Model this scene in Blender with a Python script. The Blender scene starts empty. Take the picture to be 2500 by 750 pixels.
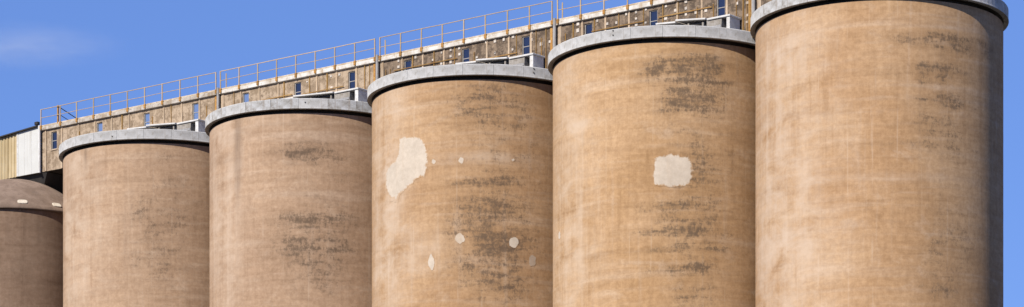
import bpy, bmesh, math, random
from mathutils import Vector, Matrix

random.seed(7)
R_ = math.radians
scene = bpy.context.scene
C = scene.collection

# ------------------------------------------------------------------ camera
CZ = 1.7                                  # eye height above the ground
FPX, CX, CY = 6290.449, 1250.0, 1693.576  # focal length / principal point in 2500 px photo units
cam_d = bpy.data.cameras.new('camera')
cam = bpy.data.objects.new('camera', cam_d)
C.objects.link(cam)
cam.location = (0, 0, CZ)
cam.rotation_euler = (R_(90), 0, 0)
cam_d.sensor_fit = 'HORIZONTAL'
cam_d.sensor_width = 36.0
cam_d.lens = FPX / 2500.0 * 36.0
cam_d.shift_x = (1250.0 - CX) / 2500.0
cam_d.shift_y = (CY - 375.0) / 2500.0
cam_d.clip_start = 0.5
cam_d.clip_end = 20000
scene.camera = cam

# ------------------------------------------------------------------ sky and sun
SUN_AZ, SUN_EL = R_(37), R_(39)           # azimuth measured left of the camera's back
to_sun = Vector((-math.sin(SUN_AZ) * math.cos(SUN_EL), -math.cos(SUN_AZ) * math.cos(SUN_EL), math.sin(SUN_EL)))
world = bpy.data.worlds.new('World')
scene.world = world
world.use_nodes = True
wn, wl = world.node_tree.nodes, world.node_tree.links
wn.clear()
sky = wn.new('ShaderNodeTexSky')
sky.sky_type = 'NISHITA'
sky.sun_disc = False
sky.sun_elevation = SUN_EL
sky.sun_rotation = math.pi + SUN_AZ
sky.altitude = 0
sky.air_density = 1.0
sky.dust_density = 0.0
sky.ozone_density = 8.0
tint = wn.new('ShaderNodeMix'); tint.data_type = 'RGBA'; tint.blend_type = 'MULTIPLY'
tint.inputs['Factor'].default_value = 1.0
tint.inputs[7].default_value = (0.75, 1.065, 1.95, 1)
gam = wn.new('ShaderNodeGamma'); gam.inputs['Gamma'].default_value = 0.45     # evens the sky out towards the horizon
bg = wn.new('ShaderNodeBackground')
bg.inputs['Strength'].default_value = 0.12
wo = wn.new('ShaderNodeOutputWorld')
wl.new(sky.outputs[0], gam.inputs[0])
wl.new(gam.outputs[0], tint.inputs[6])
wl.new(tint.outputs[2], bg.inputs['Color'])
wl.new(bg.outputs[0], wo.inputs['Surface'])

sun_d = bpy.data.lights.new('sun', 'SUN')
sun_d.energy = 5.0
sun_d.angle = R_(0.55)
sun_d.color = (1.0, 0.94, 0.85)
sun = bpy.data.objects.new('sun', sun_d)
C.objects.link(sun)
sun.location = (-60, -60, 120)
sun.rotation_euler = to_sun.to_track_quat('Z', 'Y').to_euler()

scene.view_settings.view_transform = 'Standard'
scene.view_settings.look = 'None'
scene.view_settings.exposure = 0.6
scene.view_settings.gamma = 1.0
scene.view_settings.use_curve_mapping = False
scene.cycles.max_bounces = 6
scene.cycles.volume_bounces = 0

# ------------------------------------------------------------------ layout of the row of silos
RAD = 6.0                 # silo radius
RIM = 6.248               # cap ring radius
HT = 32.584               # underside of the cap ring above eye height
RIM_H = 0.577
P0 = Vector((-21.361, 157.544))
DV = Vector((9.828, -7.8453))
SP = DV.length            # spacing of the silos
U = DV.normalized()
N = Vector((U.y, -U.x))   # towards the camera side
RZ = math.atan2(U.y, U.x)
GO = 1.33                 # front face of the gallery, off the silo axis
ROOF_T, ROOF_B = 35.80, 35.47
WALL_B = 32.88

def row(s, o, z):
    p = P0 + U * s + N * o
    return Vector((p.x, p.y, z + CZ))

def s_of(px, o):
    t = (px - CX) / FPX
    b = P0 + N * o
    return (t * b.y - b.x) / (U.x - t * U.y)

def z_of(px, py, o):
    p = P0 + U * s_of(px, o) + N * o
    return (CY - py) / FPX * p.y

# ------------------------------------------------------------------ helpers
def link(o, parent=None):
    C.objects.link(o)
    if parent is not None:
        o.parent = parent
    return o

def mesh_obj(name, me, m=None, parent=None, loc=None, rot=None):
    o = bpy.data.objects.new(name, me)
    if m is not None and not me.materials:
        me.materials.append(m)
    if loc is not None: o.location = loc
    if rot is not None: o.rotation_euler = rot
    return link(o, parent)

def thing(name, label, cat, loc=(0, 0, 0), rz=0.0, group=None):
    o = bpy.data.objects.new(name, None)
    o.empty_display_size = 0.5
    o.location = loc
    o.rotation_euler = (0, 0, rz)
    C.objects.link(o)
    o['label'] = label; o['category'] = cat
    if group: o['group'] = group
    return o

class MB:
    """collects plain shapes into one mesh"""
    def __init__(self): self.v = []; self.f = []
    def add(self, vs, fs):
        b = len(self.v); self.v += [tuple(v) for v in vs]; self.f += [tuple(i + b for i in f) for f in fs]
        return self
    def box(self, x0, x1, y0, y1, z0, z1):
        return self.add([(x0,y0,z0),(x1,y0,z0),(x1,y1,z0),(x0,y1,z0),(x0,y0,z1),(x1,y0,z1),(x1,y1,z1),(x0,y1,z1)],
                        [(0,3,2,1),(4,5,6,7),(0,1,5,4),(1,2,6,5),(2,3,7,6),(3,0,4,7)])
    def tube(self, a, b, r, n=8):
        a, b = Vector(a), Vector(b); d = (b - a).normalized()
        q = d.to_track_quat('Z', 'Y')
        vs = []
        for p in (a, b):
            for i in range(n):
                t = 2 * math.pi * i / n
                vs.append(p + q @ Vector((r * math.cos(t), r * math.sin(t), 0)))
        fs = [(i, (i + 1) % n, n + (i + 1) % n, n + i) for i in range(n)]
        fs += [tuple(range(n - 1, -1, -1)), tuple(range(n, 2 * n))]
        return self.add(vs, fs)
    def mesh(self, name, m=None, bevel=0.0, smooth=False):
        me = bpy.data.meshes.new(name)
        me.from_pydata(self.v, [], self.f)
        if bevel:
            bm = bmesh.new(); bm.from_mesh(me)
            bmesh.ops.bevel(bm, geom=bm.edges[:], offset=bevel, segments=1, affect='EDGES')
            bm.to_mesh(me); bm.free()
        if smooth: me.polygons.foreach_set('use_smooth', [True] * len(me.polygons))
        if m is not None: me.materials.append(m)
        me.update()
        return me

# ------------------------------------------------------------------ materials
class NT:
    def __init__(self, name):
        self.m = bpy.data.materials.new(name); self.m.use_nodes = True
        self.n = self.m.node_tree.nodes; self.l = self.m.node_tree.links
        self.b = self.n['Principled BSDF']
    def node(self, t, **kw):
        x = self.n.new(t)
        for k, v in kw.items(): setattr(x, k, v)
        return x
    def link(self, a, b): self.l.new(a, b)
    def noise(self, vec, scale, detail=4, rough=0.55, dist=0.0, mscale=None, loc=None):
        if mscale or loc:
            mp = self.node('ShaderNodeMapping')
            if mscale: mp.inputs['Scale'].default_value = mscale
            if loc: mp.inputs['Location'].default_value = loc
            self.link(vec, mp.inputs['Vector']); vec = mp.outputs[0]
        x = self.node('ShaderNodeTexNoise')
        x.inputs['Scale'].default_value = scale; x.inputs['Detail'].default_value = detail
        x.inputs['Roughness'].default_value = rough; x.inputs['Distortion'].default_value = dist
        self.link(vec, x.inputs['Vector'])
        return x.outputs['Fac']
    def rng(self, v, a, b, c=0.0, d=1.0, smooth=True):
        x = self.node('ShaderNodeMapRange'); x.interpolation_type = 'SMOOTHSTEP' if smooth else 'LINEAR'
        x.inputs['From Min'].default_value = a; x.inputs['From Max'].default_value = b
        x.inputs['To Min'].default_value = c; x.inputs['To Max'].default_value = d
        self.link(v, x.inputs['Value']); return x.outputs['Result']
    def math(self, op, a, b):
        x = self.node('ShaderNodeMath', operation=op)
        for i, s in enumerate((a, b)):
            if isinstance(s, (int, float)): x.inputs[i].default_value = s
            else: self.link(s, x.inputs[i])
        return x.outputs[0]
    def mix(self, fac, a, b, mode='MIX'):
        x = self.node('ShaderNodeMix', data_type='RGBA', blend_type=mode)
        for sock, s in ((x.inputs[0], fac), (x.inputs[6], a), (x.inputs[7], b)):
            if isinstance(s, (int, float)): sock.default_value = s
            elif isinstance(s, tuple): sock.default_value = (*s, 1) if len(s) == 3 else s
            else: self.link(s, sock)
        return x.outputs[2]
    def bump(self, h, strength=0.3, dist=0.02):
        x = self.node('ShaderNodeBump'); x.inputs['Strength'].default_value = strength; x.inputs['Distance'].default_value = dist
        self.link(h, x.inputs['Height']); self.link(x.outputs[0], self.b.inputs['Normal'])
    def coord(self, which='Object'):
        return self.node('ShaderNodeTexCoord').outputs[which]
    def attr(self, name):
        return self.node('ShaderNodeAttribute', attribute_name=name).outputs['Fac']
    def rand(self): return self.node('ShaderNodeObjectInfo').outputs['Random']
    def done(self, col, rough=0.9, metal=0.0, spec=0.2, drough=0.8):
        if isinstance(col, tuple): self.b.inputs['Base Color'].default_value = (*col, 1)
        else: self.link(col, self.b.inputs['Base Color'])
        self.b.inputs['Roughness'].default_value = rough
        self.b.inputs['Metallic'].default_value = metal
        self.b.inputs['Specular IOR Level'].default_value = spec
        if 'Diffuse Roughness' in self.b.inputs: self.b.inputs['Diffuse Roughness'].default_value = drough
        return self.m

def silo_material(name, tan, tan2, pale, off, mortar=None):
    """weathered slip-formed concrete; u runs round the wall, v up it, both in metres"""
    t = NT(name)
    uv = t.coord('UV')
    dark = tuple(c * f for c, f in zip(tan, (0.66, 0.62, 0.58)))
    big = t.noise(uv, 0.20, 4, 0.55, 0.3, mscale=(1.0, 1.2, 1), loc=(off, off * 0.7, 0))
    col = t.mix(t.rng(big, 0.34, 0.66), tan, tan2)
    # cloudy patches a metre or two across
    cloud = t.noise(uv, 0.75, 7, 0.66, 0.4, mscale=(0.75, 1.15, 1), loc=(off * 0.6, off * 1.9, 0))
    col = t.mix(t.rng(cloud, 0.52, 0.78, 0, 0.48), col, pale)
    col = t.mix(t.rng(cloud, 0.46, 0.26, 0, 0.28), col, dark)
    # soft level bands, one per lift of the formwork
    band = t.noise(uv, 1.0, 4, 0.6, 0.15, mscale=(0.07, 0.95, 1), loc=(off * 1.3, off, 0))
    col = t.mix(t.rng(band, 0.52, 0.76, 0, 0.46), col, pale)
    col = t.mix(t.rng(band, 0.46, 0.26, 0, 0.40), col, dark)
    # level cold joints, a lift apart, uneven in strength and height
    sp0 = t.node('ShaderNodeSeparateXYZ'); t.link(uv, sp0.inputs[0])
    wob = t.noise(uv, 1.0, 4, 0.6, 0.0, mscale=(0.16, 0.9, 1), loc=(off, 9, 0))
    lift = t.math('ABSOLUTE', t.math('SUBTRACT', t.math('FRACT', t.math('ADD', t.math('MULTIPLY', sp0.outputs['Y'], 1.55), t.math('MULTIPLY', wob, 1.3)), 0.0), 0.5), 0.0)
    lstr = t.noise(uv, 1.0, 4, 0.6, 0.0, mscale=(0.30, 0.8, 1), loc=(off * 3, 4, 0))
    col = t.mix(t.math('MULTIPLY', t.rng(lift, 0.20, 0.02), t.rng(lstr, 0.42, 0.70, 0, 0.24)), col, pale)
    col = t.mix(t.math('MULTIPLY', t.rng(lift, 0.38, 0.5), t.rng(lstr, 0.56, 0.34, 0, 0.26)), col, dark)
    # upright runs
    runs = t.noise(uv, 1.0, 5, 0.62, 0.15, mscale=(1.7, 0.09, 1), loc=(off * 2.1, off, 0))
    col = t.mix(t.rng(runs, 0.55, 0.78, 0, 0.40), col, pale)
    col = t.mix(t.rng(runs, 0.45, 0.22, 0, 0.45), col, dark)
    hl = t.noise(uv, 1.0, 5, 0.7, 0.5, mscale=(0.55, 3.6, 1), loc=(off, 3, 0))
    vl = t.noise(uv, 1.0, 5, 0.7, 0.2, mscale=(4.2, 0.30, 1), loc=(5, off, 0))
    weave = t.math('ADD', t.math('MULTIPLY', hl, 0.6), t.math('MULTIPLY', vl, 0.4))
    col = t.mix(t.rng(weave, 0.38, 0.62), t.mix(1.0, col, (0.925, 0.91, 0.90), 'MULTIPLY'), t.mix(1.0, col, (1.06, 1.06, 1.06), 'MULTIPLY'))
    # pitting and grit
    grain = t.noise(uv, 3.4, 8, 0.78, 0.2)
    col = t.mix(t.rng(grain, 0.36, 0.66), t.mix(1.0, col, (0.865, 0.845, 0.82), 'MULTIPLY'), t.mix(1.0, col, (1.09, 1.095, 1.10), 'MULTIPLY'))
    pit = t.noise(uv, 11.0, 3, 0.6, 0.0, loc=(off, 1, 0))
    col = t.mix(t.rng(pit, 0.66, 0.76, 0, 0.35), col, dark)
    # faint upright joints of the form boards, unevenly spaced
    sep = t.node('ShaderNodeSeparateXYZ'); t.link(uv, sep.inputs[0])
    jn = t.noise(uv, 1.0, 2, 0.5, 0.0, mscale=(1.3, 0.02, 1), loc=(off * 5, 2, 0))
    fr = t.math('ABSOLUTE', t.math('SUBTRACT', t.math('FRACT', t.math('ADD', t.math('MULTIPLY', sep.outputs['X'], 0.8), t.math('MULTIPLY', jn, 0.9)), 0.0), 0.5), 0.0)
    line = t.math('MULTIPLY', t.rng(fr, 0.05, 0.0), t.rng(vl, 0.46, 0.66))
    col = t.mix(t.math('MULTIPLY', line, 0.34), col, pale)
    # lime whitening, plus left-flank brightness painted in, where masked pale
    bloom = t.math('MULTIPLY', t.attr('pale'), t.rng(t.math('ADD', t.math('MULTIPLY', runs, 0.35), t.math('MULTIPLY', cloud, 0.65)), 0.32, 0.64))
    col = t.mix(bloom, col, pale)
    # black mould: specks strung along level lines, inside brownish film that also paints right-side shade
    brk = t.noise(uv, 0.9, 5, 0.6, 0.5, loc=(off * 4, off, 0))
    st = t.math('MULTIPLY', t.attr('stain'), t.rng(brk, 0.30, 0.60, 0.62, 1.2))
    lv = t.noise(uv, 1.0, 4, 0.65, 0.25, mscale=(0.60, 3.4, 1), loc=(off * 2, off * 5, 0))
    spk = t.noise(uv, 4.2, 8, 0.84, 0.3, mscale=(1.35, 0.8, 1), loc=(off, off * 3, 0))
    blot = t.math('ADD', t.math('MULTIPLY', lv, 0.36), t.math('MULTIPLY', spk, 0.64))
    thr = t.math('ADD', blot, t.math('MULTIPLY', st, 0.125))
    mould = t.math('MULTIPLY', t.rng(thr, 0.54, 0.68), t.rng(st, 0.05, 0.7, 0.0, 0.84))
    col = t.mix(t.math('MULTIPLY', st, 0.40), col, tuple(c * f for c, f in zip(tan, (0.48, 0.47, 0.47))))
    col = t.mix(mould, col, (0.095, 0.066, 0.045))
    drip = t.math('MULTIPLY', t.attr('drip'), t.rng(vl, 0.25, 0.6, 0.35, 1.0))
    col = t.mix(t.math('MULTIPLY', drip, 0.6), col, (0.13, 0.09, 0.065))
    if mortar:
        # trowelled mortar whose thin edge wears through to the wall
        mcol = t.mix(t.rng(cloud, 0.35, 0.65), mortar, tuple(c * 0.88 for c in mortar))
        mcol = t.mix(t.rng(runs, 0.52, 0.75, 0, 0.30), mcol, tan2)
        mcol = t.mix(t.rng(grain, 0.36, 0.66), t.mix(1.0, mcol, (0.92, 0.91, 0.90), 'MULTIPLY'), t.mix(1.0, mcol, (1.04, 1.04, 1.04), 'MULTIPLY'))
        wear = t.math('ADD', t.attr('core'), t.math('MULTIPLY', t.math('SUBTRACT', t.math('ADD', t.math('MULTIPLY', grain, 0.6), t.math('MULTIPLY', runs, 0.4)), 0.5), 0.85))
        col = t.mix(t.rng(wear, 0.02, 0.12, 0.0, 0.94), col, mcol)
    t.bump(t.math('ADD', t.math('MULTIPLY', grain, 0.7), t.math('MULTIPLY', weave, 0.5)), 0.3, 0.025)
    return t.done(col, 0.95, 0, 0.12, 0.12)

def patchy(name, a, b, c=None, scale=1.5, rough=0.85, spec=0.2, streak=None, streak_col=None, bump=0.2, rand=0.0, metal=0.0, c_amt=0.5, lo=0.35, hi=0.65, s_lo=0.5, s_hi=0.72):
    """two-tone noise, optional third tone in spots, optional upright streaks, optional per-object shade"""
    t = NT(name)
    co = t.coord('Object')
    col = t.mix(t.rng(t.noise(co, scale, 6, 0.65, 0.3), lo, hi), a, b)
    if c is not None:
        col = t.mix(t.rng(t.noise(co, scale * 3.1, 5, 0.7, 0.4, loc=(4, 2, 7)), 0.5, 0.72, 0, c_amt), col, c)
    if streak:
        col = t.mix(t.rng(t.noise(co, 1.0, 5, 0.65, 0.2, mscale=streak), s_lo, s_hi, 0, 0.75), col, streak_col)
    if rand:
        v = t.rng(t.rand(), 0, 1, 1 - rand, 1 + rand, False)
        hs = t.node('ShaderNodeHueSaturation'); t.link(v, hs.inputs['Value']); t.link(col, hs.inputs['Color']); col = hs.outputs[0]
    if bump: t.bump(t.noise(co, 14, 6, 0.7), bump, 0.02)
    return t.done(col, rough, metal, spec, 0.7)

PALE = (0.50, 0.40, 0.31)
M = {}
SILO_COL = [
    ('concrete_brown', (0.315, 0.21, 0.134), (0.375, 0.255, 0.165), (0.455, 0.352, 0.262), 3.0),
    ('concrete_dusty_brown', (0.315, 0.21, 0.135), (0.37, 0.252, 0.164), (0.455, 0.35, 0.262), 11.0),
    ('concrete_ochre', (0.335, 0.205, 0.107), (0.395, 0.256, 0.143), (0.475, 0.37, 0.275), 23.0),
    ('concrete_tan', (0.352, 0.216, 0.108), (0.415, 0.27, 0.15), (0.49, 0.378, 0.274), 37.0),
    ('concrete_warm_tan', (0.348, 0.212, 0.11), (0.40, 0.262, 0.15), (0.475, 0.368, 0.276), 53.0),
]
M['silo'] = [silo_material(*c) for c in SILO_COL]
MORTAR = (0.50, 0.432, 0.35)
M['mortar'] = {k: silo_material('mortar_on_' + SILO_COL[k][0], *SILO_COL[k][1:], mortar=MORTAR) for k in (2, 3)}
M['mortar_dull'] = silo_material('grey_mortar_on_ochre', *SILO_COL[2][1:], mortar=(0.36, 0.29, 0.225))
M['bin'] = silo_material('concrete_dark_brown', (0.165, 0.108, 0.073), (0.205, 0.138, 0.095), (0.22, 0.16, 0.115), 71.0)
M['dome'] = patchy('dome_render', (0.165, 0.115, 0.082), (0.225, 0.162, 0.12), (0.115, 0.08, 0.06), 1.0, streak=(2.2, 2.2, 0.5), streak_col=(0.13, 0.09, 0.066), c_amt=0.6)
M['fascia'] = patchy('grey_painted_concrete', (0.385, 0.377, 0.36), (0.485, 0.478, 0.465), (0.26, 0.23, 0.19), 1.6, rough=0.7, streak=(3.5, 3.5, 0.3), streak_col=(0.24, 0.195, 0.145), rand=0.05, c_amt=0.6, s_lo=0.53, s_hi=0.70)
M['fascia_dirty'] = patchy('grey_concrete_flaking', (0.30, 0.285, 0.26), (0.46, 0.46, 0.455), (0.16, 0.13, 0.105), 2.2, rough=0.8, streak=(4, 4, 0.5), streak_col=(0.25, 0.21, 0.17), rand=0.06, c_amt=0.8)
M['ring'] = patchy('dark_ring_concrete', (0.055, 0.048, 0.042), (0.085, 0.072, 0.06), None, 2.0)  # near-black so the band under the ring reads as shade
M['deck'] = patchy('roof_screed', (0.30, 0.28, 0.25), (0.38, 0.36, 0.33), (0.22, 0.19, 0.16), 0.8)
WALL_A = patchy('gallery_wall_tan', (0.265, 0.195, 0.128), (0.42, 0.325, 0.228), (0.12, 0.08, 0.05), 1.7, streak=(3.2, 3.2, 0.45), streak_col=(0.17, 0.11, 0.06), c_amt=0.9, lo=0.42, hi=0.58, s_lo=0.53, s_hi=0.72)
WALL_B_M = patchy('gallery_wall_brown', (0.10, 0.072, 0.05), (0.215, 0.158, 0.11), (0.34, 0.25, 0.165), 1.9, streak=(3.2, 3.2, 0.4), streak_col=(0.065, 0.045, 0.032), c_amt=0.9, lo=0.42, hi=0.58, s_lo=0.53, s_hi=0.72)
M['rib'] = patchy('pale_rib', (0.50, 0.40, 0.29), (0.40, 0.30, 0.20), (0.30, 0.17, 0.07), 1.8, streak=(1, 1, 0.8), streak_col=(0.34, 0.20, 0.08), rand=0.15)
M['slab'] = patchy('roof_slab_white', (0.50, 0.45, 0.38), (0.66, 0.64, 0.60), (0.30, 0.215, 0.125), 1.5, streak=(2.0, 2.0, 0.6), streak_col=(0.36, 0.25, 0.13), c_amt=0.7, s_lo=0.54, s_hi=0.70)
M['slab_dirty'] = patchy('roof_slab_soiled', (0.36, 0.31, 0.25), (0.52, 0.48, 0.43), (0.17, 0.125, 0.085), 1.8, streak=(1.5, 1.5, 0.6), streak_col=(0.26, 0.18, 0.10), c_amt=0.8)
M['kerb'] = patchy('roof_kerb', (0.40, 0.31, 0.20), (0.56, 0.49, 0.39), (0.22, 0.15, 0.08), 2.4, c_amt=0.7)
M['rust_rail'] = patchy('faded_yellow_rail', (0.42, 0.305, 0.165), (0.50, 0.375, 0.215), (0.31, 0.17, 0.07), 3.0, rough=0.6, spec=0.4, rand=0.12, c_amt=0.6)
M['rust'] = patchy('rusty_yellow_bracket', (0.34, 0.16, 0.04), (0.45, 0.27, 0.08), (0.18, 0.07, 0.025), 6.0, rough=0.75, rand=0.2)
M['conduit'] = patchy('yellow_conduit', (0.36, 0.22, 0.065), (0.27, 0.14, 0.04), None, 3.0, rough=0.6, rand=0.15)
M['pipe'] = patchy('grey_pipe', (0.26, 0.25, 0.24), (0.34, 0.33, 0.32), (0.20, 0.15, 0.11), 2.5, rough=0.5, spec=0.4)
M['white'] = patchy('white_paint', (0.52, 0.505, 0.475), (0.63, 0.62, 0.60), (0.36, 0.31, 0.24), 2.2, rough=0.6, spec=0.3, c_amt=0.6)
M['clad_white'] = patchy('white_sheet', (0.53, 0.525, 0.49), (0.57, 0.565, 0.53), None, 0.8, rough=0.5, spec=0.3, streak=(3, 3, 0.2), streak_col=(0.44, 0.42, 0.37), bump=0)
M['clad_tan'] = patchy('cream_sheet', (0.42, 0.325, 0.175), (0.48, 0.385, 0.23), None, 0.8, rough=0.55, spec=0.4, streak=(3, 3, 0.25), streak_col=(0.34, 0.245, 0.115), bump=0, rand=0.1)
M['dark'] = patchy('dark_steel', (0.03, 0.027, 0.025), (0.045, 0.04, 0.036), None, 2.0, rough=0.6, spec=0.3)
M['soffit'] = patchy('dark_soffit', (0.04, 0.034, 0.03), (0.06, 0.05, 0.042), None, 1.2)  # underside shade put into the near-black colour
M['hatch'] = patchy('cream_hatch', (0.52, 0.45, 0.35), (0.60, 0.54, 0.44), (0.36, 0.27, 0.18), 4.0, rough=0.7, c_amt=0.6)
M['hutch'] = patchy('beige_hutch', (0.25, 0.225, 0.19), (0.35, 0.32, 0.285), (0.17, 0.14, 0.105), 2.4, streak=(4, 4, 0.5), streak_col=(0.2, 0.165, 0.12), c_amt=0.7)
M['plate'] = patchy('pale_plate', (0.44, 0.38, 0.31), (0.54, 0.49, 0.43), (0.35, 0.27, 0.19), 6.0, rough=0.6, rand=0.2, bump=0)
M['frame_m'] = patchy('window_frame_grey', (0.30, 0.28, 0.26), (0.36, 0.34, 0.31), (0.2, 0.13, 0.08), 4.0, rough=0.6, bump=0)
t = NT('ground_soil')
co = t.coord('Object')
gc = t.mix(t.rng(t.noise(co, 0.05, 6, 0.6), 0.35, 0.65), (0.075, 0.062, 0.048), (0.105, 0.088, 0.068))
gc = t.mix(t.rng(t.noise(co, 1.3, 6, 0.7), 0.4, 0.65), gc, (0.06, 0.055, 0.045))
t.bump(t.noise(co, 3, 6, 0.7), 0.5, 0.05)
M['ground'] = t.done(gc, 0.95)

def glass(name, col, metal, rough=0.06):
    t = NT(name)
    n = t.noise(t.coord('Object'), 3.0, 3)
    t.link(t.rng(n, 0.3, 0.7, rough, rough + 0.08), t.b.inputs['Roughness'])
    m = t.done(t.mix(t.rng(n, 0.35, 0.65, 0, 0.4), col, tuple(c * 0.8 for c in col)), rough, metal, 0.5, 0)
    t.link(t.rng(n, 0.3, 0.7, rough, rough + 0.08), t.b.inputs['Roughness'])
    return m
M['glass_pale'] = glass('sky_blue_glass', (0.50, 0.56, 0.62), 0.85)  # pale tone stands in for sky seen through the gallery
M['glass_dark'] = glass('dark_navy_glass', (0.085, 0.10, 0.14), 0.85)

# ------------------------------------------------------------------ ground
g = MB().add([(-9000, -9000, 0), (9000, -9000, 0), (9000, 9000, 0), (-9000, 9000, 0)], [(0, 1, 2, 3)])
go = mesh_obj('ground', g.mesh('ground', M['ground']))
go['kind'] = 'structure'

# ------------------------------------------------------------------ silos
def silo_centre(k):
    p = P0 + U * (SP * k)
    return p

def pix_on_silo(c, px, py, rad=RAD):
    """angle round the wall (0 = towards -Y, + to the right) and height, of the wall point behind a photo position"""
    t = (px - CX) / FPX
    A = t * t + 1; B = -2 * (t * c.x + c.y); Cc = c.x * c.x + c.y * c.y - rad * rad
    q = max(B * B - 4 * A * Cc, 0.0)
    y = (-B - math.sqrt(q)) / (2 * A)
    z = (CY - py) / FPX * y
    return math.atan2(t * y - c.x, -(y - c.y)), z

def blob_field(c, blobs, rad=RAD):
    out = []
    for (px, py, hw, hh, a) in blobs:
        ph, z = pix_on_silo(c, px, py, rad)
        d = math.hypot(c.x, c.y) - rad * 0.8
        sc = d / FPX
        out.append((ph * rad, z + CZ, hw * sc / max(0.35, math.cos(ph)), hh * sc, a))
    return out

def field(bl, u, v):
    m = 0.0
    for (bu, bv, su, sv, a) in bl:
        e = abs((u - bu) / su) ** 2.4 + abs((v - bv) / sv) ** 2.2
        if e < 6: m = 1 - (1 - m) * (1 - min(0.97, a) * math.exp(-e * 0.75))
    return m

def silo_wall(name, c, rad, top, mat, stains, pales, drips, parent, z_fine=18.0):
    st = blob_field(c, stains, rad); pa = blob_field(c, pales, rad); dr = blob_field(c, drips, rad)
    phis = []
    a = -math.pi
    while a < math.pi - 1e-6:
        phis.append(a)
        a += (0.12 / rad) if -1.75 < a < 1.75 else 0.12
    phis.append(math.pi)
    zs = [i * (top - z_fine) / 6 for i in range(6)]
    n = int(z_fine / 0.14)
    zs += [top - z_fine + z_fine * i / n for i in range(n + 1)]
    verts, uvs, s_at, p_at, d_at = [], [], [], [], []
    for z in zs:
        for ph in phis:
            u = ph * rad
            # slip-formed wall: very slight waviness
            w = 0.0015 * math.sin(z * 5.1 + 0.4 * math.sin(u)) + 0.001 * math.sin(u * 1.7)
            rr = rad + w
            verts.append((rr * math.sin(ph), -rr * math.cos(ph), z))
            uvs.append((u, z))
            front = -1.8 < ph < 1.8
            s_at.append(field(st, u, z) if front else 0.0)
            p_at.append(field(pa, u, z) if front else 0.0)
            d_at.append(field(dr, u, z) if front else 0.0)
    W = len(phis)
    faces = [(j * W + i, j * W + i + 1, (j + 1) * W + i + 1, (j + 1) * W + i) for j in range(len(zs) - 1) for i in range(W - 1)]
    me = bpy.data.meshes.new(name)
    me.from_pydata(verts, [], faces)
    uvl = me.uv_layers.new(name='UVMap')
    li = [0] * len(me.loops); me.loops.foreach_get('vertex_index', li)
    flat = []
    for i in li: flat += uvs[i]
    uvl.data.foreach_set('uv', flat)
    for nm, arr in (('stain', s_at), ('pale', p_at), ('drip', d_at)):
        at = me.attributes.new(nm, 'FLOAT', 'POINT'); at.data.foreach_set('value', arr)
    me.polygons.foreach_set('use_smooth', [True] * len(me.polygons))
    me.update()
    return mesh_obj(name, me, mat, parent)

def patch_mesh(name, c, pts, mat, jitter=0.05, fade=0.0, rad=RAD, stains=(), pales=()):
    """a thin skin of mortar following the curved wall, outlined in photo positions"""
    uv = []
    for (x, y) in pts:
        ph, z = pix_on_silo(c, x, y, rad); uv.append((ph * rad, z + CZ))
    dense = []
    n = len(uv)
    for i in range(n):
        a, b = uv[i], uv[(i + 1) % n]
        L = math.hypot(b[0] - a[0], b[1] - a[1]); k = max(1, int(L / 0.14))
        for j in range(k):
            f = j / k
            dense.append((a[0] + (b[0] - a[0]) * f + random.uniform(-jitter, jitter), a[1] + (b[1] - a[1]) * f + random.uniform(-jitter, jitter)))
    bm = bmesh.new()
    bm.faces.new([bm.verts.new((p[0], 0, p[1])) for p in dense])
    u0 = min(p[0] for p in dense); u1 = max(p[0] for p in dense)
    v0 = min(p[1] for p in dense); v1 = max(p[1] for p in dense)
    step = 0.10 if u1 - u0 > 1 else 0.05
    for lo, hi, no in ((u0, u1, (1, 0, 0)), (v0, v1, (0, 0, 1))):
        x = lo + step
        while x < hi - 0.01:
            bmesh.ops.bisect_plane(bm, geom=bm.verts[:] + bm.edges[:] + bm.faces[:], plane_co=(no[0] * x, 0, no[2] * x), plane_no=no)
            x += step
    bmesh.ops.triangulate(bm, faces=bm.faces[:])
    r = bmesh.ops.extrude_edge_only(bm, edges=[e for e in bm.edges if e.is_boundary])
    low = {v for v in r['geom'] if isinstance(v, bmesh.types.BMVert)}
    def edge_dist(x, z):
        best = 9.0
        for i in range(len(dense)):
            ax, az = dense[i]; bx, bz = dense[(i + 1) % len(dense)]
            dx, dz = bx - ax, bz - az; q = dx * dx + dz * dz or 1e-9
            f = max(0.0, min(1.0, ((x - ax) * dx + (z - az) * dz) / q))
            best = min(best, math.hypot(x - ax - f * dx, z - az - f * dz))
        return best
    st = blob_field(c, stains, rad); pa = blob_field(c, pales, rad)
    uvs, core, s_at, p_at = [], [], [], []
    small = u1 - u0 < 1
    bm.verts.index_update()
    for v in bm.verts:
        x, z = v.co.x, v.co.z
        d = edge_dist(x, z)
        cr = d * (3.0 if small else 1.0)
        if fade: cr -= fade * max(0.0, 1 - (x - u0) / (0.55 * (u1 - u0))) * (0.35 + 0.65 * (v1 - z) / (v1 - v0))
        core.append(cr); uvs.append((x, z)); s_at.append(field(st, x, z)); p_at.append(field(pa, x, z))
        ph = x / rad; rr = rad - 0.012 if v in low else rad + 0.007
        v.co = Vector((rr * math.sin(ph), -rr * math.cos(ph), z))
    bmesh.ops.recalc_face_normals(bm, faces=bm.faces[:])
    me = bpy.data.meshes.new(name); bm.to_mesh(me); bm.free()
    lay = me.uv_layers.new(name='UVMap')
    for l in me.loops: lay.data[l.index].uv = uvs[l.vertex_index]
    for nm, arr in (('core', core), ('stain', s_at), ('pale', p_at)):
        at = me.attributes.new(nm, 'FLOAT', 'POINT'); at.data.foreach_set('value', arr)
    me.materials.append(mat)
    return me

def oval(x, y, a, b, n=12):
    return [(x + a * math.cos(2 * math.pi * i / n) * random.uniform(0.86, 1.1), y + b * math.sin(2 * math.pi * i / n) * random.uniform(0.86, 1.1)) for i in range(n)]

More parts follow.
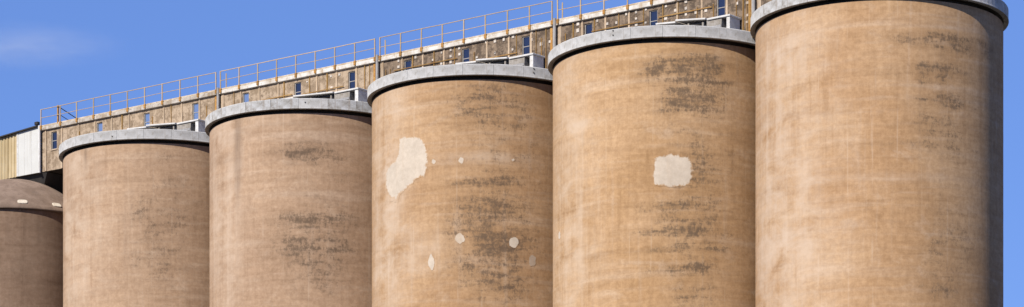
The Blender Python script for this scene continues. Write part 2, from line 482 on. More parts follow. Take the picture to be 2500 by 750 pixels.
# ring profile panels (shared mesh): 24 to a ring
NP = 24
def fascia_mesh():
    seg = 5
    half = math.pi / NP - 0.007 / RIM
    prof = [(6.02, 0.0), (RIM + 0.014, 0.0), (RIM + 0.014, 0.05), (RIM, 0.062), (RIM, RIM_H - 0.03), (RIM - 0.03, RIM_H), (6.02, RIM_H)]
    vs, fs = [], []
    P = len(prof)
    for j in range(seg + 1):
        a = -half + 2 * half * j / seg
        for (r, z) in prof: vs.append((r * math.sin(a), -r * math.cos(a), z))
    for j in range(seg):
        for i in range(P):
            i2 = (i + 1) % P
            fs.append((j * P + i, (j + 1) * P + i, (j + 1) * P + i2, j * P + i2))
    fs.append(tuple(range(P))); fs.append(tuple(seg * P + i for i in range(P - 1, -1, -1)))
    me = bpy.data.meshes.new('fascia_panel'); me.from_pydata(vs, [], fs)
    bm = bmesh.new(); bm.from_mesh(me); bmesh.ops.recalc_face_normals(bm, faces=bm.faces[:]); bm.to_mesh(me); bm.free()
    return me
FASCIA = fascia_mesh(); FASCIA.materials.append(M['fascia'])
FASCIA_D = FASCIA.copy(); FASCIA_D.materials.clear(); FASCIA_D.materials.append(M['fascia_dirty'])

def ring_mesh(name, prof, mat, seg=144, smooth=False):
    vs, fs = [], []; P = len(prof)
    for j in range(seg):
        a = 2 * math.pi * j / seg
        for (r, z) in prof: vs.append((r * math.sin(a), -r * math.cos(a), z))
    for j in range(seg):
        j2 = (j + 1) % seg
        for i in range(P):
            i2 = (i + 1) % P
            fs.append((j * P + i, j2 * P + i, j2 * P + i2, j * P + i2))
    me = bpy.data.meshes.new(name); me.from_pydata(vs, [], fs)
    bm = bmesh.new(); bm.from_mesh(me); bmesh.ops.recalc_face_normals(bm, faces=bm.faces[:]); bm.to_mesh(me); bm.free()
    if smooth: me.polygons.foreach_set('use_smooth', [True] * len(me.polygons))
    me.materials.append(mat)
    return me
NECK = 0.20  # recess added below the ring to deepen the dark band there
ZR = HT + CZ                                            # underside of the ring above ground
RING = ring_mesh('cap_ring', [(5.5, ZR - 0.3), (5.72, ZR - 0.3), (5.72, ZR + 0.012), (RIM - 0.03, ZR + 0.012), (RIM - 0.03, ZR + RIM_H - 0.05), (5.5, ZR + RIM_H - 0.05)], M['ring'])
def disc(name, r, z, mat, seg=96, th=0.05):
    vs = [(r * math.sin(2 * math.pi * i / seg), -r * math.cos(2 * math.pi * i / seg), zz) for zz in (z - th, z) for i in range(seg)]
    fs = [tuple(range(seg - 1, -1, -1)), tuple(range(seg, 2 * seg))] + [(i, (i + 1) % seg, seg + (i + 1) % seg, seg + i) for i in range(seg)]
    me = bpy.data.meshes.new(name); me.from_pydata(vs, [], fs); me.materials.append(mat); return me
DECK = disc('roof_deck', 5.96, WALL_B + CZ - 0.03, M['deck'], th=0.2)

SILOS = [  # tall left pales and broad right films paint in light falloff
  dict(label='brown concrete silo furthest left of the tall ringed silos, beside the low domed bin',
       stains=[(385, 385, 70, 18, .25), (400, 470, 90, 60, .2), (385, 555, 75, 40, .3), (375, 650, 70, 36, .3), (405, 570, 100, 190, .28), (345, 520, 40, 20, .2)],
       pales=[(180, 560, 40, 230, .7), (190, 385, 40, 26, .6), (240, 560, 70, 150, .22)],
       drips=[(209, 378, 4, 26, .9), (306, 560, 3, 190, .25)], dirty=0.0),
  dict(label='dusty brown concrete silo with flaking cap ring, second tall one from the left',
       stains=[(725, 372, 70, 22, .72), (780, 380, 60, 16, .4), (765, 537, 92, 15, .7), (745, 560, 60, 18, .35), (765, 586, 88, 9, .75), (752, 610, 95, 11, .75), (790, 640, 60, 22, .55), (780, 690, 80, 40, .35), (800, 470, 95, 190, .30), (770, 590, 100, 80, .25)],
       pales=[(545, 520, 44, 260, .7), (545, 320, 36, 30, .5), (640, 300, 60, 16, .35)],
       drips=[(581, 345, 9, 75, .97), (580, 430, 6, 50, .8)], dirty=0.75),
  dict(label='ochre concrete silo with a ragged white mortar patch and scattered white spots',
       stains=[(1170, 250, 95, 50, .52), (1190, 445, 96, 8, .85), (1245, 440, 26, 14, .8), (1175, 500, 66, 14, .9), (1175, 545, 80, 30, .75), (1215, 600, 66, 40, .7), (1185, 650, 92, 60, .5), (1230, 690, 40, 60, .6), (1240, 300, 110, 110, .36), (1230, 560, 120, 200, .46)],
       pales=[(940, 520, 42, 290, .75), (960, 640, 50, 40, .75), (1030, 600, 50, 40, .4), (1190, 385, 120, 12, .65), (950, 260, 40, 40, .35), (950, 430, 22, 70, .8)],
       drips=[(1088, 520, 2, 150, .2)], dirty=0.0),
  dict(label='tan concrete silo with one squarish white mortar patch below its grey cap ring',
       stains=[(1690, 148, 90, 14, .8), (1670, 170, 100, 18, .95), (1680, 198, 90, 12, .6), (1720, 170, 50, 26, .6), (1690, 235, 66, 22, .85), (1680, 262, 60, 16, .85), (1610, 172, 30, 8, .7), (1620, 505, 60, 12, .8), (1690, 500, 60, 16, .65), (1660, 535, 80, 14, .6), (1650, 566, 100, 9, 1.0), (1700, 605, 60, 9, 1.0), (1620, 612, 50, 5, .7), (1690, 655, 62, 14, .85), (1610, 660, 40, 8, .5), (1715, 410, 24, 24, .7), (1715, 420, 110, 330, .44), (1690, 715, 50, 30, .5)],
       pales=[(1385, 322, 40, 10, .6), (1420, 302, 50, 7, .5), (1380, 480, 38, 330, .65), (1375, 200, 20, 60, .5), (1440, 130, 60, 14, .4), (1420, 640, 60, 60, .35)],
       drips=[], dirty=0.0),
  dict(label='warm tan concrete silo nearest the camera, furthest right with its right side in shade',
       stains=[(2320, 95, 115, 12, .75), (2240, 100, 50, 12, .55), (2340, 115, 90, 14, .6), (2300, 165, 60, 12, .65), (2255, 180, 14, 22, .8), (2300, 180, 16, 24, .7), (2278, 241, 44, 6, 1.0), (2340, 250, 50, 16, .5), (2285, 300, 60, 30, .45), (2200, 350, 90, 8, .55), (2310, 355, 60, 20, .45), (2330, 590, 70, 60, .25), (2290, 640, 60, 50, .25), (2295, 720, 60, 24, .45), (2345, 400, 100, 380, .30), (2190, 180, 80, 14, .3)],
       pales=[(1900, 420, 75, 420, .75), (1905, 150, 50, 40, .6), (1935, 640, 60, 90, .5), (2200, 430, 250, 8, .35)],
       drips=[(2299, 330, 3, 210, .4), (2245, 300, 2, 170, .3)], dirty=0.55),  # dirtier panels here also darken the ring's shaded right end
]
silo_roots = []
for k, S in enumerate(SILOS):
    c = silo_centre(k)
    root = thing('grain_silo', S['label'], 'silo', (c.x, c.y, 0), 0, 'tall ringed grain silos in a row')
    silo_roots.append(root)
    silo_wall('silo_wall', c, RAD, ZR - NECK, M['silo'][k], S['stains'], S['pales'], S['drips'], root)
    cr = mesh_obj('cap_ring', RING, None, root)
    mesh_obj('roof_deck', DECK, None, root)
    a0 = random.uniform(0, 0.26)
    for i in range(NP):
        a = a0 + 2 * math.pi * i / NP
        me = FASCIA_D if random.random() < S['dirty'] else FASCIA
        o = mesh_obj('fascia_panel', me, None, cr, (0, 0, ZR + random.uniform(-0.004, 0.004)), (0, 0, a))

# dark bolt pairs and a joint cover on the rings
bolt_me = MB().tube((0, 0.02, 0), (0, -0.03, 0), 0.035, 8).mesh('bolt', M['dark'])
for (k, px, pys) in ((3, 1497, (75, 86)), (2, 1303, (168, 178)), (1, 745, (250,)), (0, 274, (333,))):
    c = silo_centre(k)
    for py in pys:
        ph, z = pix_on_silo(c, px, py, RIM)
        mesh_obj('bolt', bolt_me, None, silo_roots[k], (RIM * math.sin(ph), -RIM * math.cos(ph), z + CZ), (0, 0, ph))

# mortar patches
def add_patch(k, pts, dull=False, jit=0.05, fade=0.0):
    me = patch_mesh('repair_patch', silo_centre(k), pts, M['mortar_dull'] if dull else M['mortar'][k], jit, fade, RAD, SILOS[k]['stains'], SILOS[k]['pales'])
    mesh_obj('repair_patch', me, None, silo_roots[k])
add_patch(2, [(972, 335), (1000, 331), (1024, 333), (1038, 350), (1045, 378), (1043, 412), (1036, 432), (1024, 433), (1008, 447), (988, 464), (978, 476), (972, 494), (944, 490), (936, 466), (936, 425), (944, 400), (966, 389), (973, 362)], fade=0.42)
for (x, y, a, b, m) in ((1058, 394, 6, 8, 0), (1126, 392, 7, 9, 0), (1252, 391, 6, 5, 0), (1123, 583, 12, 13, 0), (1254, 592, 13, 15, 0), (1053, 640, 9, 20, 0), (1300, 636, 10, 15, 1)):
    add_patch(2, oval(x, y, a, b), bool(m), 0.012)
add_patch(3, [(1597, 387), (1618, 378), (1637, 375), (1662, 378), (1690, 385), (1692, 402), (1694, 420), (1690, 452), (1664, 456), (1640, 457), (1596, 454), (1591, 425), (1595, 405)], jit=0.025)
add_patch(3, oval(1366, 575, 3, 11), False, 0.005)

# ------------------------------------------------------------------ domed bin at the left
DO = 2.0
DS = s_of(40, DO)
DC = P0 + U * DS + N * DO
DR = 4.7
DZ = (CY - 509) / FPX * (DC.y - DR) + CZ
root = thing('domed_bin', 'low dark brown concrete bin with a domed top below the cream cladding', 'bin', (DC.x, DC.y, 0))
silo_wall('bin_wall', DC, DR, DZ - 0.02, M['bin'], [(40, 640, 60, 90, .35)], [(110, 600, 40, 120, .25)], [(20, 560, 4, 40, .5), (95, 570, 3, 50, .5), (60, 545, 3, 30, .4)], root, z_fine=10)
DH = 2.55
DP = 2.1
prof = []
for j in range(25):
    r = (DR + 0.17) * (1 - j / 24)
    prof.append((max(r, 0.001), DH * (1 - (r / (DR + 0.17)) ** DP) + 0.10))
vs, fs = [], []
SEG = 96
full = [(DR - 0.3, 0.0), (DR + 0.17, 0.0)] + prof
for j, (r, z) in enumerate(full):
    for i in range(SEG):
        a = 2 * math.pi * i / SEG
        vs.append((r * math.sin(a), -r * math.cos(a), z))
for j in range(len(full) - 1):
    for i in range(SEG):
        i2 = (i + 1) % SEG
        fs.append((j * SEG + i, j * SEG + i2, (j + 1) * SEG + i2, (j + 1) * SEG + i))
me = bpy.data.meshes.new('dome'); me.from_pydata(vs, [], fs); me.materials.append(M['dome'])
me.polygons.foreach_set('use_smooth', [True] * len(me.polygons))
dome = mesh_obj('dome', me, None, root, (0, 0, DZ))
# two small rounded cement patches low on the dome
def dome_pt(ph, f):
    r = (DR + 0.17) * (1 - f)
    return Vector((r * math.sin(ph), -r * math.cos(ph), DH * (1 - (1 - f) ** DP) + 0.10))
for px in (55, 138):
    ph, _ = pix_on_silo(DC, px, 500, DR - 0.2)
    p = dome_pt(ph, 0.07); q = dome_pt(ph, 0.09); nrm = (Vector((q - p)).cross(Vector((math.cos(ph), math.sin(ph), 0)))).normalized()
    if nrm.dot(Vector((math.sin(ph), -math.cos(ph), 0))) < 0: nrm = -nrm
    tang = Vector((math.cos(ph), math.sin(ph), 0)); upv = nrm.cross(tang); upv = upv if upv.z > 0 else -upv
    ring_ = [(0.31 * math.copysign(abs(math.cos(q)) ** 0.6, math.cos(q)), 0.19 * math.copysign(abs(math.sin(q)) ** 0.6, math.sin(q))) for q in [2 * math.pi * i / 16 for i in range(16)]]
    mb = MB().add([(x * f, y, z * f) for (y, f) in ((0.06, 1.0), (-0.03, 1.0), (-0.055, 0.9)) for (x, z) in ring_],
                  [(j * 16 + i, j * 16 + (i + 1) % 16, (j + 1) * 16 + (i + 1) % 16, (j + 1) * 16 + i) for j in range(2) for i in range(16)] + [tuple(range(32, 48))])
    hm = mb.mesh('hatch_cover', M['hatch'])
    o = mesh_obj('hatch_cover', hm, None, dome)
    mat4 = Matrix((tang, -nrm, upv)).transposed().to_4x4(); mat4.translation = p
    o.matrix_local = mat4

# ------------------------------------------------------------------ conveyor gallery
GB = WALL_B
G_S0 = -9.5
G_S1 = 4.5 * SP
GW = 3.5                                   # width of the gallery
gal = thing('conveyor_gallery', 'long weathered concrete conveyor gallery running along the tops of the silos', 'gallery', row(0, GO, GB), RZ)
# local frame: x along the row, y away from the camera side (0 = front face), z above the gallery's base
zt = ROOF_B - GB
WZ0, WZ1 = 34.17 - GB, 35.27 - GB
WHW = 0.26
WINP = SP / 3.0

def wall_with_openings(name, x0, x1, opens, mat):
    xs = sorted({x0, x1, *[a for o in opens for a in o]})
    zs = [0.0, WZ0, WZ1, zt - 0.002]
    mb = MB()
    T = 0.16
    for i in range(len(xs) - 1):
        a, b = xs[i], xs[i + 1]
        is_open = any(abs(a - o[0]) < 1e-6 and abs(b - o[1]) < 1e-6 for o in opens)
        for j in range(3):
            if is_open and j == 1:
                za, zb = zs[1], zs[2]
                mb.add([(a, 0, za), (a, 0, zb), (a, T, zb), (a, T, za)], [(3, 2, 1, 0)])
                mb.add([(b, 0, za), (b, 0, zb), (b, T, zb), (b, T, za)], [(0, 1, 2, 3)])
                mb.add([(a, 0, za), (b, 0, za), (b, T, za), (a, T, za)], [(0, 1, 2, 3)])
                mb.add([(a, 0, zb), (b, 0, zb), (b, T, zb), (a, T, zb)], [(3, 2, 1, 0)])
                continue
            mb.add([(a, 0, zs[j]), (b, 0, zs[j]), (b, 0, zs[j + 1]), (a, 0, zs[j + 1])], [(0, 1, 2, 3)])
    # inner skin closes the wall's thickness round the edge
    mb.add([(x0, 0, 0), (x0, T, 0), (x0, T, zs[-1]), (x0, 0, zs[-1])], [(3, 2, 1, 0)])
    mb.add([(x1, 0, 0), (x1, T, 0), (x1, T, zs[-1]), (x1, 0, zs[-1])], [(0, 1, 2, 3)])
    return mb.mesh(name, mat)

frame_me = MB().box(-WHW + .004, -WHW + 0.05, 0.05, 0.12, WZ0 + .004, WZ1 - .004).box(WHW - 0.05, WHW - .004, 0.05, 0.12, WZ0 + .004, WZ1 - .004)\
    .box(-WHW + 0.05, WHW - 0.05, 0.052, 0.118, WZ0 + .004, WZ0 + 0.05).box(-WHW + 0.05, WHW - 0.05, 0.052, 0.118, WZ1 - 0.05, WZ1 - .004).mesh('window', M['frame_m'])
pane_dark = MB().box(-WHW + 0.04, WHW - 0.04, 0.09, 0.10, WZ0 + 0.04, WZ1 - 0.04).mesh('pane', M['glass_dark'])
pane_pale = MB().box(-WHW + 0.04, WHW - 0.04, 0.09, 0.10, WZ0 + 0.04, WZ1 - 0.04).mesh('pane', M['glass_pale'])
zm = (WZ0 + WZ1) / 2
transom = MB().box(-WHW + 0.05, WHW - 0.05, 0.065, 0.088, zm - 0.02, zm + 0.02).mesh('transom', M['frame_m'])
sill = MB().box(-WHW - 0.05, WHW + 0.05, -0.05, 0.048, WZ0 - 0.07, WZ0 - 0.003).mesh('sill', M['rib'], 0.01)

bays = [(G_S0, 0.5 * SP)] + [((k - .5) * SP, (k + .5) * SP if k < 4 else 4 * SP + 4.7) for k in range(1, 5)]
win_s = [-2 * WINP + i * WINP for i in range(15)]   # evenly along the whole gallery
rib_w = 0.055
rib_me = MB().box(-rib_w, rib_w, -0.055, 0.03, 0.0, zt - 0.004).mesh('rib', M['rib'], 0.012)
PITCH = 1.525
for k, (a, b) in enumerate(bays):
    a += 0.03; b -= 0.03
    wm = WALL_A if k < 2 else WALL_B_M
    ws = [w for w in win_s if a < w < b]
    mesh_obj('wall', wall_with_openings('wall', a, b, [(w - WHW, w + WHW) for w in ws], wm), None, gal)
    for w in ws:
        fr = mesh_obj('window', frame_me, None, gal, (w, 0, 0))
        mesh_obj('pane', pane_pale if (k == 0 and w > -6) or (k == 1 and w < 10) else pane_dark, None, fr)
        mesh_obj('transom', transom, None, fr)
        mesh_obj('sill', sill, None, fr)
    sm = M['slab_dirty'] if k == 0 else M['slab']
    mesh_obj('roof_slab', MB().box(a, b, -0.14, GW, zt, ROOF_T - GB - 0.11).mesh('roof_slab', sm, 0.015), None, gal)
    mesh_obj('roof_kerb', MB().box(a + .002, b - .002, -0.10, 0.25, ROOF_T - GB - 0.108, ROOF_T - GB).mesh('roof_kerb', M['kerb'], 0.015), None, gal)
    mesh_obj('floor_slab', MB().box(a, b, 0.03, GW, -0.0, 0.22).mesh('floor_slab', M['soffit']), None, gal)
    mesh_obj('back_wall', MB().box(a, b, GW - 0.15, GW - 0.003, 0.223, zt - 0.003).mesh('back_wall', wm), None, gal)
    if k == 0:
        mesh_obj('end_wall', MB().box(a + .005, a + 0.15, 0.02, GW - 0.155, 0.223, zt - 0.003).mesh('end_wall', wm), None, gal)
    c0 = k * SP
    for j in range(-6 if k == 0 else -4, 5):
        s = c0 + j * PITCH
        if j == 0 or s < a + 0.1 or s > b - 0.1: continue
        if any(abs(s - w) < WHW + rib_w + 0.02 for w in ws):
            w = min(ws, key=lambda q: abs(q - s)); s = w + (WHW + rib_w + 0.03) * (1 if s > w else -1)
        mesh_obj('rib', rib_me, None, gal, (s, 0, 0))
    # joint between bays: grey downpipe over the joint
    if k > 0:
        js = (k - .5) * SP
        mesh_obj('downpipe', MB().tube((0, -0.08, 0.02), (0, -0.08, ROOF_T - GB + 0.05), 0.085, 12).mesh('downpipe', M['pipe']), None, gal, (js - 0.03, -0.07, 0))
        mesh_obj('joint_filler', MB().box(js - 0.028, js + 0.028, 0.04, 0.2, 0.0, zt).mesh('joint_filler', M['dark']), None, gal)
        mesh_obj('joint_strip', MB().box(js - 0.42, js - 0.27, -0.04, 0.02, 0.0, zt - .004).mesh('joint_strip', M['rust'], 0.01), None, gal)
        mesh_obj('joint_strip', MB().box(js + 0.2, js + 0.33, -0.04, 0.02, 0.0, zt - .004).mesh('joint_strip', M['rib'], 0.01), None, gal)
# thin conduits up and along the wall
def conduit_up(s, z0=0.05, z1=None, r=0.028):
    mesh_obj('conduit', MB().tube((0, -0.035, z0), (0, -0.035, zt - 0.02 if z1 is None else z1), r, 6).mesh('conduit', M['conduit']), None, gal, (s, 0, 0))
for px in (112, 196, 300, 372, 418, 505, 573, 696, 756, 800, 892, 903, 942, 953, 1009, 1060, 1110, 1160, 1262, 1310, 1322, 1334, 1383, 1402, 1452, 1513, 1572, 1618, 1658, 1701, 1742, 1798, 1815, 1826):
    s = s_of(px, GO)
    if any(abs(s - w) < WHW + 0.05 for w in win_s): s += 0.4
    conduit_up(s + random.uniform(-.05, .05), random.choice([0.05, 0.05, 0.6]), random.choice([None, None, zt - 0.5]), random.choice([0.02, 0.028, 0.036]))
for (a, b, z) in ((8.9, 12.2, 34.62), (20.0, 24.6, 34.80), (25.6, 28.8, 34.45), (33.8, 37.2, 34.78), (38.1, 41.4, 34.82), (12.9, 16.2, 34.5)):
    mesh_obj('conduit', MB().tube((a, -0.07, z - GB), (b, -0.07, z - GB), 0.026, 6).mesh('conduit', M['conduit']), None, gal)
# pale fixing plates on the wall
plate_me = MB().box(-0.08, 0.08, -0.04, 0.01, -0.075, 0.075).mesh('fixing_plate', M['plate'], 0.012)
PL = []
for (ox, oy, sc, pts) in (
    (900, 20, 3.947, [(290,510),(290,567),(455,475),(620,500),(705,430),(703,535),(793,405),(793,465),(793,522),(875,390),(878,445),(1135,330),(1220,320),(1305,300),(1218,430),(1045,475)]),
    (1180, 0, 4.165, [(210,405),(120,425),(120,540),(305,375),(495,335),(492,405),(300,505),(590,450),(680,425),(965,245),(963,312)]),
    (1380, 0, 4.686, [(370,240),(480,275),(588,262),(700,165),(813,142),(813,215),(815,285),(925,110),(922,262),(1155,75),(1155,210),(1265,120)]),
    (1620, 0, 6.25, [(345,30),(345,130),(345,220),(495,195),(650,165),(35,280),(1125,55),(970,175),(1280,45),(190,160),(1280,235),(1275,340)]),
    (620, 100, 3.947, [(745,340),(750,455),(825,325),(515,395)])):
    PL += [(ox + x / sc, oy + y / sc) for x, y in pts]
for (px, py) in PL:
    s, z = s_of(px, GO), z_of(px, py, GO)
    o = mesh_obj('fixing_plate', plate_me, None, gal, (s, 0, z - GB))
    f = random.uniform(0.7, 1.15); o.scale = (f, 1, f * random.uniform(0.85, 1.2))

# ------------------------------------------------------------------ guard rails on the gallery roof
RO = GO + 0.16
rail_h = 36.80 - ROOF_B
post_me = MB().box(-0.030, 0.030, -0.030, 0.030, 0.0, rail_h).mesh('post', M['rust_rail'], 0.008)
brk_me = MB().box(-0.075, 0.075, -0.05, 0.045, 0.06, 0.30).mesh('base_bracket', M['rust'], 0.012)
RL = ['above the leftmost tall silo', 'above the second tall silo from the left', 'above the silo with the ragged patch', 'above the silo with the squarish patch', 'above the nearest silo']
def guard_rail(k, posts, label):
    c0 = (posts[0] + posts[-1]) / 2
    root = thing('guard_rail', label, 'railing', row(c0, RO, ROOF_B), RZ, 'guard rails along the gallery roof')
    for s in posts:
        p = mesh_obj('post', post_me, None, root, (s - c0, 0, 0), (random.uniform(-.008, .008), random.uniform(-.010, .010), 0))
        mesh_obj('base_bracket', brk_me, None, p)
    x0, x1 = posts[0] - c0, posts[-1] - c0
    for nm, z, r in (('top_rail', rail_h - 0.02, 0.024), ('mid_rail', rail_h - 0.56, 0.019)):
        mb = MB()
        pts = [s - c0 for s in posts]
        dz = [random.uniform(-0.012, 0.012) for _ in pts]
        for i in range(len(pts) - 1):
            mb.tube((pts[i], 0, z + dz[i]), (pts[i + 1], 0, z + dz[i + 1]), r, 8)
        mesh_obj(nm, mb.mesh(nm, M['rust_rail']), None, root)
    return root
for k in range(5):
    c0 = k * SP
    posts = [c0 + j * PITCH for j in range(-4, 5 if k < 4 else 4)]
    if k == 0: posts = [c0 + j * PITCH for j in range(-6, 5)]; posts[0] = G_S0 + 0.06
    guard_rail(k, posts, 'rusty pipe guard rail on gallery roof ' + RL[k])
    if k > 0:
        js = (k - .5) * SP
        root = thing('vent_pipe', 'short rusty pipe left of the guard rail ' + RL[k].replace('above', 'over').replace('from the left', 'from left'), 'pipe', row(js, GO - 0.5, ROOF_T - 0.1), RZ, 'upright pipes between the guard rails')
        mesh_obj('stem', MB().tube((0, 0, 0), (0, 0, 1.12), 0.035, 8).mesh('stem', M['rust_rail']), None, root)
        mesh_obj('flange', MB().tube((0, 0, 0), (0, 0, 0.06), 0.10, 10).mesh('flange', M['rust']), None, root)
# stair handrail going down behind the left end of the gallery roof
sr = thing('stair_handrail', 'dark sloping handrail of the stair behind the left end of the gallery roof', 'handrail', row(-7.95, RO - 0.1, ROOF_T - 0.1), RZ)
mb = MB().tube((0, 0.05, 1.08), (0.2, 2.9, 0.05), 0.028, 8); mesh_obj('top_rail', mb.mesh('top_rail', M['dark']), None, sr)
mb = MB().tube((0, 0.05, 0.62), (0.15, 1.75, 0.02), 0.022, 8); mesh_obj('mid_rail', mb.mesh('mid_rail', M['dark']), None, sr)
mb = MB().box(-0.05, 0.05, -0.05, 0.05, -0.02, 1.16); mesh_obj('post', mb.mesh('post', M['rust'], 0.01), None, sr)

# ------------------------------------------------------------------ metal-clad conveyor housing at the left end
HO = GO + 0.10
H0, H1 = -24.0, G_S0 - 0.02
HB = 32.84
def htop(s): return 35.74 + (s - H1) * 0.062
hs = thing('conveyor_housing', 'sheet-clad conveyor housing, cream ribbed sheets and one white panel, at the left end', 'housing', row(H1, HO, HB), RZ)
def clad(name, s0, s1, mat, ribs):
    """one upright cladding sheet with trapezoid ribs"""
    n = ribs
    xs = []
    w = (s1 - s0) / n
    for i in range(n):
        xs += [(s0 + w * i, 0.0), (s0 + w * (i + .38), 0.0), (s0 + w * (i + .48), -0.05), (s0 + w * (i + .90), -0.05)]
    xs.append((s1 - 0.001, 0.0))
    vs, fs = [], []
    for (x, y) in xs:
        vs += [(x - H1, y, 0.0), (x - H1, y, htop(x) - HB), (x - H1, y + 0.03, 0.0), (x - H1, y + 0.03, htop(x) - HB)]
    for i in range(len(xs) - 1):
        q = 4 * i
        fs += [(q, q + 4, q + 5, q + 1), (q + 2, q + 3, q + 7, q + 6), (q + 1, q + 5, q + 7, q + 3), (q, q + 2, q + 6, q + 4)]
    me = bpy.data.meshes.new(name); me.from_pydata(vs, [], fs); me.materials.append(mat)
    return me
WP = -11.67
s = WP - 0.02
while s > H0:
    mesh_obj('cladding_sheet', clad('cladding_sheet', s - 0.9, s, M['clad_tan'], 3), None, hs)
    s -= 0.91
mb = MB(); zA, zB = htop(WP) - HB, htop(H1 - .17) - HB
def wedge(x0, x1, y0, y1, z0=0.0, dz=0.0):
    a, b = htop(x0) - HB + dz, htop(x1) - HB + dz
    return MB().add([(x0-H1,y0,z0),(x1-H1,y0,z0),(x1-H1,y1,z0),(x0-H1,y1,z0),(x0-H1,y0,a),(x1-H1,y0,b),(x1-H1,y1,b),(x0-H1,y1,a)],
                    [(0,3,2,1),(4,5,6,7),(0,1,5,4),(1,2,6,5),(2,3,7,6),(3,0,4,7)])
wp = mesh_obj('white_panel', wedge(WP, H1 - 0.16, -0.06, 0.03).mesh('white_panel', M['clad_white'], 0.008), None, hs)
mesh_obj('corner_trim', wedge(H1 - 0.157, H1, -0.10, 0.03, -0.02, 0.06).mesh('corner_trim', M['white'], 0.012), None, hs)
mesh_obj('corner_trim', wedge(WP - 0.06, WP + 0.07, -0.085, -0.062, 0.0, 0.0).mesh('corner_trim', M['white'], 0.006), None, hs)
for i in range(1, 3):
    x = WP + (H1 - 0.16 - WP) * i / 3
    mesh_obj('panel_seam', wedge(x - .012, x + .012, -0.068, -0.061, 0.01, -0.01).mesh('panel_seam', M['white']), None, wp)
a, b = htop(H0) - HB, htop(H1) - HB
L_ = H0 - H1
mesh_obj('roof_sheet', MB().add([(L_, -0.22, a), (-0.17, -0.22, b - .008), (-0.17, GW, b - .008), (L_, GW, a), (L_, -0.22, a + .07), (-0.17, -0.22, b + .062), (-0.17, GW, b + .062), (L_, GW, a + .07)],
    [(0,3,2,1),(4,5,6,7),(0,1,5,4),(1,2,6,5),(2,3,7,6),(3,0,4,7)]).mesh('roof_sheet', M['dark']), None, hs)
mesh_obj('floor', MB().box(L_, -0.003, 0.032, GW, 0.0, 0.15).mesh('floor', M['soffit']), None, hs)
mesh_obj('back_sheet', wedge(H0, H1, GW - 0.1, GW - 0.01, 0.152, -0.01).mesh('back_sheet', M['clad_tan']), None, hs)
mesh_obj('end_sheet', wedge(H0, H0 + 0.05, 0.032, GW - 0.102, 0.152, -0.01).mesh('end_sheet', M['clad_tan']), None, hs)
# floodlight on the housing roof
fs_ = s_of(82, HO)
fl = thing('floodlight', 'small dark floodlight on a stub on the housing roof by the white panel', 'floodlight', row(fs_, HO - 0.3, htop(fs_) + 0.05), RZ)
mesh_obj('lamp_head', MB().box(-0.15, 0.15, -0.12, 0.10, 0.22, 0.42).mesh('lamp_head', M['dark'], 0.02), None, fl)
mesh_obj('stub', MB().tube((0.02, 0, -0.03), (0.02, 0, 0.24), 0.035, 8).mesh('stub', M['dark']), None, fl)
mesh_obj('base_plate', MB().box(-0.03, 0.34, -0.1, 0.1, -0.02, 0.06).mesh('base_plate', M['dark'], 0.01), None, fl)

# chute and beam under the gallery, above the domed bin
ch = thing('feed_chute', 'dark steel feed chute dropping from the gallery floor to the domed bin', 'chute', row(DS + 0.4, 0.2, 31.6), RZ)
zt_ = HB - 31.6 - 0.004
mesh_obj('hopper', MB().add([(-1.6,-1.1,zt_),(1.7,-1.1,zt_),(1.7,1.6,zt_),(-1.6,1.6,zt_),(-0.5,-.5,0),(0.5,-.5,0),(0.5,.5,0),(-0.5,.5,0)],
    [(0,1,2,3),(7,6,5,4),(0,4,5,1),(1,5,6,2),(2,6,7,3),(3,7,4,0)]).mesh('hopper', M['dark']), None, ch)
bm_ = thing('support_beam', 'dark steel beam under the rear of the gallery between domed bin and tall silo', 'beam', row(-11.0, -1.9, 32.22), RZ)
mesh_obj('web', MB().box(-7, 5.2, -0.02, 0.02, 0.05, 0.40).mesh('web', M['dark']), None, bm_)
mesh_obj('flange', MB().box(-7, 5.2, -0.15, 0.15, 0.0, 0.047).mesh('flange', M['dark']), None, bm_)
mesh_obj('flange', MB().box(-7, 5.2, -0.15, 0.15, 0.403, 0.45).mesh('flange', M['dark']), None, bm_)
for x in (-6.6, -3.0):
    mesh_obj('hanger', MB().box(x - .08, x + .08, -0.08, 0.08, 0.453, HB - 32.22 - .004).mesh('hanger', M['dark']), None, bm_)

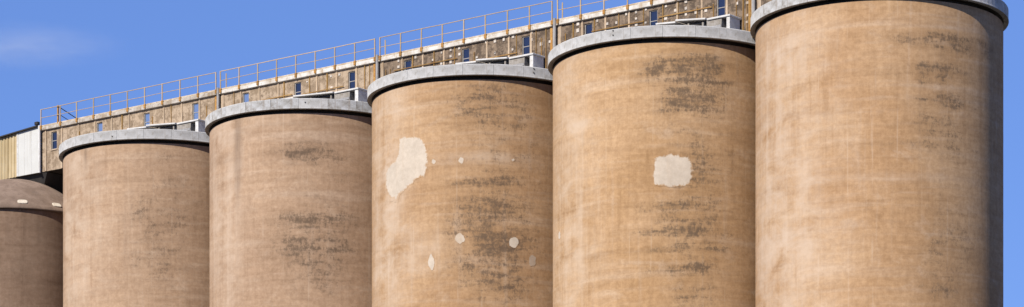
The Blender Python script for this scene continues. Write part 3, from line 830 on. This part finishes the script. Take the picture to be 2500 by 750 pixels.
# ------------------------------------------------------------------ things on the silo roofs
WHERE = ['of the leftmost tall silo', 'of the silo with the flaking ring', 'of the silo with the ragged patch', 'of the silo with the squarish patch']
CAN = [(-0.6, 3.55, 3.68, 5.5), (-1.4, 3.7, 3.8, 5.62), (0.15, 3.75, 3.85, 5.5), (0.9, 3.95, 4.02, 5.42)]
for k in range(4):
    x0, x1, h0, h1 = CAN[k]
    z0 = WALL_B - 0.03
    c = thing('roof_canopy', 'thin white canopy slab over the roof ' + WHERE[k], 'canopy', row(k * SP + (x0 + x1) / 2, 1.95, z0), RZ, 'white canopies beside the gallery')
    hl = (x1 - x0) / 2
    zc = 33.98 - z0
    zl, zr = 34.20 - z0, 33.93 - z0
    # two overlapping sheets, the right-hand one a step higher
    for (xa, xb, za, zb) in ((-hl, -hl * 0.2, zl - 0.05, zl - 0.15), (-hl * 0.2 + 0.004, hl, zl - 0.06, zr)):
        mesh_obj('slab', MB().add([(xa,-.45,za),(xb,-.45,zb),(xb,.58,zb+.03),(xa,.58,za+.03),(xa,-.45,za+.085),(xb,-.45,zb+.085),(xb,.58,zb+.115),(xa,.58,za+.115)],
            [(0,3,2,1),(4,5,6,7),(0,1,5,4),(1,2,6,5),(2,3,7,6),(3,0,4,7)]).mesh('slab', M['white'], 0.01), None, c)
    mesh_obj('upstand', MB().box(-hl + .1, hl - .1, -0.1, 0.45, 0.0, zr - 0.14).mesh('upstand', M['hutch']), None, c)
    for i in range(4):
        x = -hl + 0.2 + (2 * hl - 0.4) * i / 3
        mesh_obj('support', MB().box(x - .05, x + .05, -0.36, -0.26, 0.0, zl - 0.05 - (zl - zr) * (x + hl) / (2 * hl) - 0.06).mesh('support', M['hutch']), None, c)
    mesh_obj('gutter', MB().box(-hl + .02, hl - .02, -0.24, -0.12, zr - 0.13, zr - 0.03).mesh('gutter', M['dark']), None, c)  # dark strip set under the canopy slabs
    h = thing('inspection_hut', 'small beige hut with white lid on the roof ' + WHERE[k], 'hut', row(k * SP + (h0 + h1) / 2, 1.95, z0), RZ, 'inspection huts beside the gallery')
    w = (h1 - h0) / 2; hh = 33.86 - z0
    mesh_obj('wall', MB().box(-w, w * 0.28, -0.40, 0.55, 0.0, hh).box(w * 0.28, w * 0.70, 0.05, 0.547, 0.0, hh).mesh('wall', M['hutch'], 0.0), None, h)
    mesh_obj('door', MB().box(w * 0.30, w * 0.70, 0.0, 0.045, 0.0, hh - .03).mesh('door', M['pipe']), None, h)
    mesh_obj('corner_post', MB().box(w * 0.72, w, -0.42, 0.5, 0.0, hh).mesh('corner_post', M['white'], 0.01), None, h)
    mesh_obj('lid', MB().box(-w + 0.05, w + 0.04, -0.47, 0.58, hh + 0.003, hh + 0.10).mesh('lid', M['white'], 0.012), None, h)
    mesh_obj('wall_band', MB().box(-w + .02, w * 0.26, -0.43, -0.403, hh * 0.55, hh * 0.68).mesh('wall_band', M['pipe']), None, h)

# ------------------------------------------------------------------ one faint wisp of cloud
t = bpy.data.materials.new('thin_cloud'); t.use_nodes = True
nn, ll = t.node_tree.nodes, t.node_tree.links; nn.clear()
out = nn.new('ShaderNodeOutputMaterial'); vol = nn.new('ShaderNodeVolumePrincipled')
vol.inputs['Color'].default_value = (1, 1, 1, 1); vol.inputs['Anisotropy'].default_value = 0.0
tc = nn.new('ShaderNodeTexCoord')
ln = nn.new('ShaderNodeVectorMath'); ln.operation = 'LENGTH'; ll.new(tc.outputs['Object'], ln.inputs[0])
fall = nn.new('ShaderNodeMapRange'); fall.interpolation_type = 'SMOOTHSTEP'
fall.inputs['From Min'].default_value = 1.0; fall.inputs['From Max'].default_value = 0.1
ll.new(ln.outputs['Value'], fall.inputs['Value'])
nz = nn.new('ShaderNodeTexNoise'); nz.inputs['Scale'].default_value = 2.2; nz.inputs['Detail'].default_value = 3; nz.inputs['Roughness'].default_value = 0.6
ll.new(tc.outputs['Object'], nz.inputs['Vector'])
nr = nn.new('ShaderNodeMapRange'); nr.inputs['From Min'].default_value = 0.30; nr.inputs['From Max'].default_value = 0.75
ll.new(nz.outputs['Fac'], nr.inputs['Value'])
mu = nn.new('ShaderNodeMath'); mu.operation = 'MULTIPLY'; ll.new(fall.outputs[0], mu.inputs[0]); ll.new(nr.outputs[0], mu.inputs[1])
mu2 = nn.new('ShaderNodeMath'); mu2.operation = 'MULTIPLY'; mu2.inputs[1].default_value = 0.0065; ll.new(mu.outputs[0], mu2.inputs[0])
ll.new(mu2.outputs[0], vol.inputs['Density']); ll.new(vol.outputs[0], out.inputs['Volume'])
bm = bmesh.new(); bmesh.ops.create_icosphere(bm, subdivisions=3, radius=1.0)
me = bpy.data.meshes.new('cloud'); bm.to_mesh(me); bm.free(); me.materials.append(t)
D = 3000.0
cl = mesh_obj('cloud', me, None, None, ((40 - CX) / FPX * D, D, (CY - 112) / FPX * D + CZ))
cl.scale = (150, 70, 30)
cl['label'] = 'faint thin wisp of white cloud in the blue sky at the left'; cl['category'] = 'cloud'
